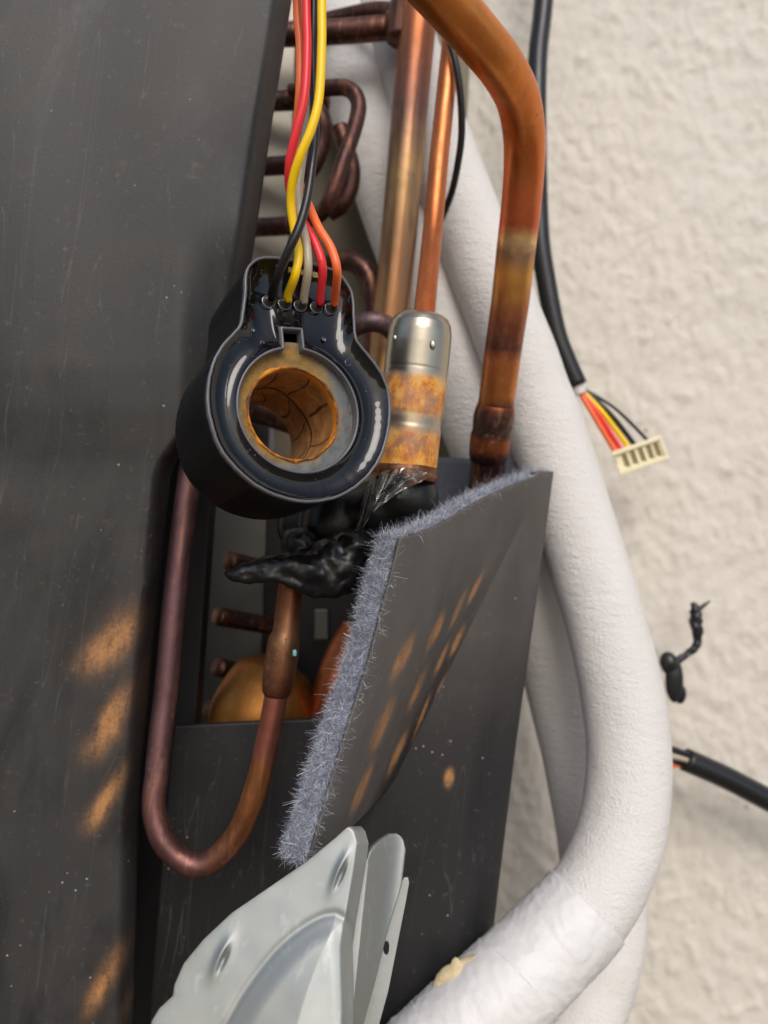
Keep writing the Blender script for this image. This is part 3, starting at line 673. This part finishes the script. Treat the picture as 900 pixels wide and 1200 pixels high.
rimv = [np.array([L3(bc + (bore_r + e * (1 + 1.1 * nz((math.cos(a) * 4, math.sin(a) * 4, 1), 1.0, 3))) * np.array([math.cos(a), math.sin(a)]), z) for a in np.linspace(0, 2*math.pi, 121)[:-1]]) for e, z in ((.0005, -.0028), (.00035, -.00235), (.0001, -.0023), (-.0001, -.0027))]
t = NT('rust_lip'); nn = t.noise(170, 5, .7); t.set(Base_Color=t.ramp(nn, [(.38, '#4a3018'), (.48, '#96560e'), (.56, '#cc7e12'), (.68, '#e09a28')]), Roughness=.65); t.bump(nn, .4, .0004); M['lip'] = t.m
ring_mesh('bore_lip', rimv, M['lip'], False)
# wires
joints = [(318.5, 347), (337.5, 350), (356, 352), (375, 354), (392, 355.5)]
def face_d(px, py, z=0.0):
    q = L3(face2(px, py), z); return (q - CAM).dot(FW) * 1000
wires = [('black', 'black_wire', [(368, -180, 147), (368, 0, 147), (367, 67, 148), (369, 130, 149), (369, 160, 148), (366, 190, 147), (361, 227, 146), (353, 259, 145), (341, 288, 145), (327, 319, 147)]),
         ('yellow', 'yellow', [(378, -180, 143), (377, 0, 143), (377, 50, 143), (374, 112, 143), (365.5, 149, 143), (352, 182, 144), (343, 212, 146), (341, 240, 148), (345, 270, 149), (350, 296, 149), (346, 322, 149)]),
         ('grey', 'grey', [(371, -180, 151), (370.5, 0, 151), (368, 80, 151), (362, 128, 151), (354, 187, 151), (350, 227, 151), (353, 258, 150), (359, 285, 150), (361, 315, 150)]),
         ('red', 'red', [(358, -180, 146), (359, 0, 146), (360, 53, 146), (357, 112, 146), (347, 155, 147), (339, 192, 149), (340, 225, 152), (350, 252, 153), (359, 266, 152), (371, 289, 151), (378, 314, 151)]),
         ('orange', 'orange', [(346, -180, 151), (348, 0, 151), (351.5, 53, 151), (351, 107, 151), (347, 155, 154), (346, 200, 155), (360, 236, 153), (373, 266, 151), (388, 291, 150), (395, 318, 150)])]
for (cn, mt, pts), jt in zip(wires, joints):
    d = face_d(*jt, -.0012)
    o = tube('lead_wire', pts + [(jt[0] + .5, jt[1] - 6, d - .8), (jt[0], jt[1] + 3, d + .6)], .86, M[mt], coil, 18, 150)
    o['label'] = cn + ' insulated lead wire'
    # resin bead where the lead enters
    c2 = face2(jt[0], jt[1] + 2)
    bd = []
    for k in range(9):
        s = k / 8; r = .0015 * (1 - s) + .0007 * s; z = -.0018 + .0014 * s ** 2.2
        bd.append(np.array([L3(c2 + r * np.array([math.cos(a) * .95, math.sin(a) * .85]), z) for a in np.linspace(0, 2*math.pi, 29)[:-1]]))
    ring_mesh('solder_bead', bd, M['bead'], False)
M['gold'] = mat_plain('gold_pin', '#b09a5a', .4, .8, .2, 300, 0)
for (x, y) in [(329, 309), (343, 312), (357, 315), (371, 318)]:
    c2 = face2(x, y); vs = [L3(c2 + np.array([sx * .0006, sy * .0009]), z) for z in (-.002, -.0009) for sx, sy in ((-1, -1), (1, -1), (1, 1), (-1, 1))]
    mesh('terminal_pin', vs, [(0, 3, 2, 1), (4, 5, 6, 7), (0, 1, 5, 4), (1, 2, 6, 5), (2, 3, 7, 6), (3, 0, 4, 7)], M['gold'], coil, False)
# bubbles trapped at the resin surface
for (x, y, r) in [(341, 572, .0006), (372, 575, .0005), (412, 422, .0007), (419, 433, .0005), (311, 398, .0004), (330, 388, .0003), (300, 383, .00035), (384, 394, .0004), (280, 540, .0003), (268, 512, .0003), (436, 520, .0004)]:
    c2 = face2(x, y)
    bd = [np.array([L3(c2 + r * q * np.array([math.cos(a), math.sin(a)]), -.0019 + r * z) for a in np.linspace(0, 2*math.pi, 17)[:-1]]) for q, z in ((1.25, -.1), (1.1, .3), (.9, .42), (.7, .25), (.4, .05), (.05, 0))]
    ring_mesh('resin_bubble', bd, M['bead'], False)

# ------------------------------------------------------------------ sound blanket
blk = thing('sound_blanket', P(420, 1320, 205), 'dark vinyl sound blanket with a felt-backed flap peeled open, brown scuffs in rows', 'blanket')
Mx = lambda y: 649 + (y - 552) * (515 - 649) / (820 - 552)       # fold line
def hfun(px, py):
    s = Mx(py) - 2 - px; xl = np.interp(py, [631, 665, 724, 785, 845, 932, 1012], [469, 461, 446, 430, 411, 385, 363])
    u = np.clip(s / np.maximum(Mx(py) - 2 - xl, 20), 0, 1.4); A = 40 + 8 * np.clip((py - 631) / 381, 0, 1)
    return A * 1.45 * u * u / (u * u + .45) - .5 * np.exp(-np.maximum(s, 0) / 6)
def xR(py): return np.interp(py, [500, 552, 700, 870, 1090, 1350], [655, 649, 629, 605, 578, 545])
def dsf(px, py):
    e = xR(py) - px
    return 206 + 10 * np.clip(1 - e / 70, 0, 1) ** 3 + 4 * np.cos((px - 430) / 150.) * -1 * np.clip((py - 800) / 300, 0, 1) + .4 * np.sin(px / 70 + py / 130.)
FS = [(472, 771, 62, 19, 62), (511, 739, 48, 13, 64), (537, 713, 46, 8, 64), (557, 689, 38, 8, 62), (448, 849, 72, 19, 64), (489, 808, 54, 11, 64), (516, 775, 44, 8, 64), (536, 750, 40, 10, 62), (424, 925, 66, 15, 64), (466, 882, 60, 12, 64), (494, 840, 56, 6, 66), (518, 806, 38, 11, 62), (526, 912, 24, 17, 80)]
FS2 = [(x, y, L_ * 1.05, W_ * .72, a_ + 3) for x, y, L_, W_, a_ in FS]
def scuff(px, py): return np.clip(sum(np.exp(-(-np.log(np.maximum(ell(px, py, c), 1e-30))) ** 1.7) for c in FS2), 0, 1)
def coons(top, bot, left, right, nr, nc):
    T = cat(top, nc); B = cat(bot, nc); Lf = cat(left, nr); Rg = cat(right, nr); out = np.zeros((nr, nc, 2))
    for i in range(nr):
        v = i / (nr - 1)
        for j in range(nc):
            u = j / (nc - 1)
            out[i, j] = (1-v)*T[j] + v*B[j] + (1-u)*Lf[i] + u*Rg[i] - ((1-u)*(1-v)*T[0] + u*(1-v)*T[-1] + (1-u)*v*B[0] + u*v*B[-1])
    return out
def build_blanket():
    # lower sheet: regular grid, cut away left of the fold line above the slit
    pys = np.r_[np.linspace(553, 830, 90), np.linspace(838, 1350, 150)]; nc = 170
    PY, U = np.meshgrid(pys, np.linspace(0, 1, nc), indexing='ij')
    X0 = np.interp(PY, [553, 838, 880, 1200, 1350], [230, 205, 201, 175, 163]); PX = X0 + (xR(PY) - X0) * U
    YY = PY + np.where((PY > 835) & (PY < 870), 14 * (1 - U) ** 2 * np.clip(1 - (PY - 838) / 30, 0, 1), 0)
    V = PV(PX, YY, dsf(PX, YY)); S = scuff(PX, YY).ravel() * (YY.ravel() > 860)
    cutm = ((PY < 836) & (PX < Mx(PY) - 20)).ravel()
    fc = [q[::-1] for q in grid_faces(len(pys), nc) if not any(cutm[k] for k in q)]
    used = np.unique(np.array(fc)); rm = -np.ones(len(V), int); rm[used] = np.arange(len(used))
    mesh('outer_skin', V[used], rm[np.array(fc)], M['skin'], blk, attrs={'scuff': S[used], 'dust': (.06 + .9 * sstep(930, 600, YY) * sstep(430, 520, PX)).ravel()[used]}, mods=[('SOLIDIFY', dict(thickness=.0022, offset=-1))])  # shade towards the bottom and left painted into the sheet colour
    # flap
    nr, nc = 130, 110
    top = [(469, 631), (490, 625), (520, 612), (563, 587), (612, 565), (649, 552.5)]
    bot = [(363, 1012), (407, 975), (450, 930), (480, 884), (497, 850), (515, 820)]
    lef = [(469, 631), (461, 665), (446, 724), (430, 785), (411, 845), (385, 932), (363, 1012)]
    G = coons(top, bot, lef, [(649, 552.5), (582, 686), (515, 820)], nr, nc)
    gx, gy = G[..., 0], G[..., 1]
    X = PV(gx, gy, dsf(gx, gy) - hfun(gx, gy)).reshape(nr, nc, 3); S = scuff(gx, gy).ravel()
    du = np.gradient(X, axis=1); dv_ = np.gradient(X, axis=0); Nn = np.cross(du, dv_); Nn /= np.linalg.norm(Nn, axis=2)[..., None]
    if Nn[nr//2, nc//2].dot(FW) > 0: Nn = -Nn                     # outward = towards viewer
    fs = mesh('flap_skin', X.reshape(-1, 3), [q[::-1] for q in grid_faces(nr, nc)], M['skin'], blk, attrs={'scuff': S, 'dust': np.clip(.06 + .9 * sstep(930, 600, gy) * sstep(430, 520, gx) + .9 * sstep(0, 10, hfun(gx, gy)), 0, 1).ravel()}, mods=[('SOLIDIFY', dict(thickness=.0008, offset=-1))])  # raised flap painted lighter, as if catching the light
    # felt slab behind the flap
    Nh = Nn - UP * (Nn @ UP)[..., None] * .75; TH = .0056; K = 7; lay = []
    for k in range(K):
        s = k / (K - 1); Y = X - Nh * (.0008 + TH * s)
        Y = Y + (UP[None, None, :] * (.0004 * float(sstep(0, .35, np.array(s))) * np.exp(-np.arange(nr) / 5.0))[:, None, None])
        for i in range(nr):
            o_ = nrm(du[i, 0])
            for j in range(3): Y[i, j] -= o_ * (.0010 * nz((i * .23, j * .31, s * 3), 1.0, 2.0) + .0004 * math.sin(s * math.pi))
        lay.append(Y)
    V = np.vstack([Y.reshape(-1, 3) for Y in lay]); N1 = nr * nc; f = []
    f += [q for q in grid_faces(nr, nc)]
    f += [tuple(x + (K-1) * N1 for x in q[::-1]) for q in grid_faces(nr, nc)]
    for k in range(K - 1):
        a, b = k * N1, (k + 1) * N1
        for i in range(nr - 1):
            for j, flip in ((0, False), (nc - 1, True)):
                q = (a + i*nc + j, b + i*nc + j, b + (i+1)*nc + j, a + (i+1)*nc + j); f.append(q[::-1] if flip else q)
        for j in range(nc - 1):
            for i, flip in ((0, True), (nr - 1, False)):
                q = (a + i*nc + j, b + i*nc + j, b + i*nc + j + 1, a + i*nc + j + 1); f.append(q[::-1] if flip else q)
    felt = mesh('felt_layer', V, f, M['felt'], blk)
    # loose fibres over the cut faces
    V = []; f = []; Cc = []
    pal = [(.40, .42, .48), (.24, .26, .32), (.56, .58, .63), (.09, .10, .13), (.80, .81, .84), (.30, .35, .46), (.14, .15, .19)]
    A = np.array(lay)                                             # K, nr, nc, 3
    def fibre(p, d, L, wd, c):
        k0 = len(V); d = nrm(d); side = nrm(np.cross(d, rng.normal(size=3))); bend = rng.normal(size=3) * 1.3; n = 5
        for i in range(n):
            s = i / (n - 1); q = p + d * L * s + bend * L * s * s * .8; ww = wd * (1 - .55 * s)
            V.append(q + side * ww); V.append(q - side * ww); Cc.extend([c, c])
        for i in range(n - 1): f.append((k0+2*i, k0+2*i+1, k0+2*i+3, k0+2*i+2))
    def pick():
        c = np.array(pal[rng.integers(len(pal))]) * rng.uniform(.95, 1.3); return (*np.clip(c, 0, 1), 1)
    def bil(B, a, b):
        i = min(int(a), B.shape[0] - 2); j = min(int(b), B.shape[1] - 2); u = a - i; v = b - j
        return (B[i, j]*(1-u)*(1-v) + B[i+1, j]*u*(1-v) + B[i, j+1]*(1-u)*v + B[i+1, j+1]*u*v)
    left = A[:, :, 0]; topf = A[:, 0, :]
    for _ in range(26000):                                        # left cut face
        a = rng.uniform(0, K - 1); b = rng.uniform(0, nr - 1); p = bil(left, a, b); i = int(b)
        out = -nrm(du[i, 0]); along = nrm(dv_[i, 0]); nn_ = Nn[i, 0]
        if rng.random() < .05: d = out * .9 + rng.normal(size=3) * .5; L = rng.uniform(.0004, .0011)
        else: d = out * .10 + rng.normal(size=3) * .8; L = rng.uniform(.0005, .0013)
        fibre(p - out * .0002, d, L, rng.uniform(.00002, .000042), pick())
    for _ in range(13000):                                         # top cut face
        a = rng.uniform(0, K - 1); b = rng.uniform(0, nc - 1); p = bil(topf, a, b); j = int(b)
        out = -nrm(dv_[0, j]) * .6 + UP * .4
        d = out * (.8 if rng.random() < .06 else .12) + rng.normal(size=3) * .7; L = rng.uniform(.0004, .0011)
        fibre(p, d, L, rng.uniform(.00002, .000042), pick())
    for _ in range(2600):                                         # inner corner
        b = rng.uniform(0, nr - 1); i = int(b); p = A[K-1, i, 0]; d = -nrm(du[i, 0]) * .6 - Nn[i, 0] * .6 + rng.normal(size=3) * .6
        fibre(p, d, rng.uniform(.0003, .0009), rng.uniform(.000025, .00005), pick())
    ff = mesh('felt_fibre', V, f, M['fibre'], blk, attrs={'tint': Cc}); ff['kind'] = 'stuff'
    # lining wrapping round behind the thick pipe
    nr2, nc2 = 40, 70; pth = cat(np.array([(634, 553, 230.), (638, 549, 234), (634, 545.5, 239), (616, 543, 243), (590, 540, 246), (550, 538, 248), (500, 536, 250)]), nc2); V = []
    for i in range(nr2):
        for j in range(nc2):
            q = pth[j]; dy = i / (nr2 - 1) * 260; V.append(P(q[0] - dy * .13, q[1] + dy, q[2]))
    mesh('rear_lining', V, grid_faces(nr2, nc2), M['lining'], blk, mods=[('SOLIDIFY', dict(thickness=.004, offset=0))])
build_blanket()

# ------------------------------------------------------------------ galvanised bracket
brk = thing('metal_bracket', P(330, 1330, 150), 'galvanised sheet metal bracket with a pressed dome, in front at the bottom', 'bracket')
def rows_sheet(name, lft, rgt, y0, y1, dfun, nr, nc, soilf, th=.0011):
    PY, U = np.meshgrid(np.linspace(y0, y1, nr), np.linspace(0, 1, nc), indexing='ij')
    XL = np.interp(PY, [p[1] for p in lft], [p[0] for p in lft]); XR_ = np.interp(PY, [p[1] for p in rgt], [p[0] for p in rgt])
    PX = XL + (XR_ - XL) * U; V = PV(PX, PY, dfun(PX, PY)); so = soilf(PX, PY, XL, XR_).ravel()
    return mesh(name, V, [q[::-1] for q in grid_faces(nr, nc)], M['zinc'], brk, attrs={'soil': so}, mods=[('SOLIDIFY', dict(thickness=th, offset=-1))])
dome = [(262, 1215), (271, 1200), (293, 1162), (327, 1118), (360, 1090), (388, 1077), (403, 1086), (410, 1120), (415, 1184), (420, 1340), (200, 1340)]
dome = cat(np.array(dome, float), 90, True)
slots = [(261, 1121, 46, 15, 66), (399, 1021, 46, 13, 68)]
R1 = [(423, 968), (428, 974), (432, 988), (429, 1012), (417, 1080), (413, 1110), (415, 1184), (413, 1240), (408, 1340)]
def d1(px, py):
    base = 152 + (px - 420) * -.012 + (py - 970) * -.055
    sdv = poly_sd(dome, px, py); h = 1.2 * sstep(-8, 26, sdv) + 1.6 * sstep(0, 120, sdv) - .25 * np.exp(-((sdv + 6) / 5) ** 2)
    h = h +   .10 * vn(px / 45, py / 45, 1.0)
    for s in slots:
        e = ell(px, py, s); e2 = ell(px, py, (s[0] + 1, s[1] + 3, s[2] * .62, s[3] * .5, s[4])); h = h + 1.0 * e - 1.5 * e2
    h = h - 4 * sstep(15, -3, np.interp(py, [p[1] for p in R1], [p[0] for p in R1]) - px)            # rolled into the fold
    return base - h
L1 = [(411, 968), (405, 971), (393, 982), (360, 1009), (315, 1040), (271, 1070), (238, 1101), (215, 1129), (204, 1154), (202, 1167), (186, 1182), (177, 1197), (172, 1230), (172, 1340)]
R1 = [(423, 968), (428, 974), (432, 988), (429, 1012), (417, 1080), (413, 1110), (415, 1184), (413, 1240), (408, 1340)]
soil1 = lambda px, py, xl, xr: np.exp(-np.maximum(0, px - xl) / 4) * .9
rows_sheet('front_face', L1, R1, 968, 1330, d1, 190, 150, soil1)
def d2(px, py):
    u = (px - np.interp(py, [990, 1330], [434, 398])) / 40.
    return 157.5 - (py - 990) * .055 + 4 * np.sin(np.clip(u, 0, 1) * 1.9) + 3 * np.clip(u, 0, 2)
L2 = [(459, 977), (448, 983), (438, 993), (427, 1012), (414, 1080), (410, 1110), (411, 1190), (394, 1340)]
R2 = [(465, 977), (472, 982), (475.5, 996), (471, 1036), (454, 1092), (438, 1157), (426, 1200), (396, 1335)]
rows_sheet('side_face', L2, R2, 977, 1320, d2, 90, 40, lambda px, py, xl, xr: px * 0 + .15)
def d3(px, py): return 166 - (py - 1030) * .05
L3_ = [(474, 1028), (469, 1036), (452, 1092), (436, 1157), (423, 1200), (392, 1320)]
R3_ = [(478, 1028), (479.5, 1034), (476, 1055), (455, 1162), (444, 1202), (415, 1320)]
def flange():
    """narrow flange with a real round hole"""
    nr, nc = 130, 26; V = []; keep = {}; f = []; hc = (452.5, 1111); 
    for py in np.linspace(1028, 1310, nr):
        xl = np.interp(py, [p[1] for p in L3_], [p[0] for p in L3_]); xr = np.interp(py, [p[1] for p in R3_], [p[0] for p in R3_])
        for u in np.linspace(0, 1, nc): 
            px = xl + (xr - xl) * u
            dx, dy = (px - hc[0]) / 3.6, (py - hc[1]) / 8.0; r = math.hypot(dx, dy)
            V.append((px, py, r))
    for q in grid_faces(nr, nc):
        if all(V[k][2] < 1 for k in q): continue
        f.append(q[::-1])
    W = []
    for px, py, r in V:
        if r < 1 and r > 0: px = hc[0] + (px - hc[0]) / r; py = hc[1] + (py - hc[1]) / r
        W.append(P(px, py, d3(px, py)))
    mesh('flange', W, f, M['zinc'], brk, attrs={'soil': [.2] * len(W)}, mods=[('SOLIDIFY', dict(thickness=.0011, offset=-1))])
flange()

# ------------------------------------------------------------------ cables on the right
cb = thing('control_cable', P(680, 460, 280), 'black cable hanging against the wall, stripped to coloured wires and a cream plug', 'cable')
tube('jacket', [(648, -160, 292), (637, 0, 288), (630, 70, 285), (629, 160, 282), (632, 270, 281), (640, 330, 281), (652, 390, 281), (665, 425, 281), (677, 452, 281)], 3.6, M['cable'], cb, 24, 120)
tube('inner_sleeve', [(672, 442, 281), (677, 455, 281), (680, 462, 281)], 2.6, M['tube'], cb, 18, 12)
cpx = np.array([750, 534]); ca = R(-19); cx_ = np.array([math.cos(ca), math.sin(ca)]); cy_ = np.array([-math.sin(ca), math.cos(ca)])
def cp(u, v): q = cpx + cx_ * u + cy_ * v; return q[0], q[1]
for k, (mt, u) in enumerate([('orange', -26), ('red', -19), ('yellow', -10), ('black_wire', -2), ('grey', 14)]):
    e = cp(u, -14); s0 = (679 + k * 1.4, 459 - k * .8)
    mt2 = 'black_wire' if k == 4 else mt
    o = tube('core_wire', [(s0[0] - 4, s0[1] - 6, 281), (*s0, 281 + k * .3), (s0[0] * .55 + e[0] * .45 + k * .8, s0[1] * .55 + e[1] * .45 - k * 1.0, 280), (*e, 281), (*cp(u, -6), 281.5)], .95 if k < 4 else .6, M[mt2], cb, 12, 40)
def slab(name, u0, u1, v0, v1, z0, z1, mat, parent):
    v = [P(*cp(u, q), z) for z in (z0, z1) for u, q in ((u0, v0), (u1, v0), (u1, v1), (u0, v1))]
    return mesh(name, v, [(3, 2, 1, 0), (4, 5, 6, 7), (0, 1, 5, 4), (1, 2, 6, 5), (2, 3, 7, 6), (3, 0, 4, 7)], mat, parent, False, mods=[('BEVEL', dict(width=.0004, segments=2))])
plug = slab('plug', -29, 29, -13, 12, 280, 285, M['connector'], cb)
slab('plug_ridge', -31, 31, -15, -9.5, 278.4, 285.5, M['connector'], plug); slab('plug_ridge', -30, 31.5, 9, 15, 278.4, 285.5, M['connector'], plug)
slab('plug_ridge', 27, 31, -9.6, 9.1, 278.6, 285, M['connector'], plug); slab('plug_ridge', -30.5, -25, 2, 9.1, 278.8, 285, M['connector'], plug)
for u in (-18, -8, 2, 12, 21):
    slab('plug_slot', u - 2.4, u + 2.4, -8, 7, 279.6, 280.5, M['slot'], plug); slab('plug_rib', u + 3.2, u + 5.4, -9, 8, 278.9, 280.3, M['connector'], plug)
cc = thing('cut_cable', P(800, 890, 290), 'black cable with a bare cut end sticking out right of the white pipes', 'cable')
tube('jacket', [(1000, 985, 286), (930, 952, 284), (900, 937, 283), (850, 911, 282), (803, 890, 281)], 4.2, M['cable'], cc, 24, 50)
tube('core_wire', [(812, 888, 280.5), (798, 882, 279), (776, 874, 278)], 1.3, M['black_wire'], cc, 12, 16)
tube('core_wire', [(812, 893, 280.5), (798, 888, 279), (776, 883, 278)], 1.2, M['grey'], cc, 12, 16)
tube('core_wire', [(812, 896, 281.5), (798, 893, 281), (776, 886, 280)], 1.3, M['black_wire'], cc, 12, 16)
tube('core_wire', [(810, 896, 283), (796, 896, 282), (784, 899, 281)], .9, M['orange'], cc, 12, 16)
stp = thing('twisted_strap', P(800, 830, 290), 'shrivelled black strap end twisted against the wall above the cut cable', 'strap')
tube('strap_tail', [(812, 706, 286, .8), (815, 716, 286, 1.9), (816, 735, 286, 2.3), (817, 750, 286, 1.6), (813, 760, 286, 1.5), (803, 768, 286, 1.3), (790, 777, 285, 1.4), (778, 786, 284, 1.4)], 1.5, M['strap'], stp, 14, 70, wob=.35)
tube('strap_tail', [(816, 716, 286, 1.2), (823, 711, 286, .8), (832, 704, 287, .3)], 1, M['strap'], stp, 10, 20)
blob('strap_knot', [(P(784, 776, 284), (.0034, .0040, .003), rotimg(30)), (P(790, 797, 284), (.0034, .0085, .0026), rotimg(8)), (P(796, 812, 285), (.0026, .0040, .0022), rotimg(14))], M['strap'], stp, .0004, 2, .0003)
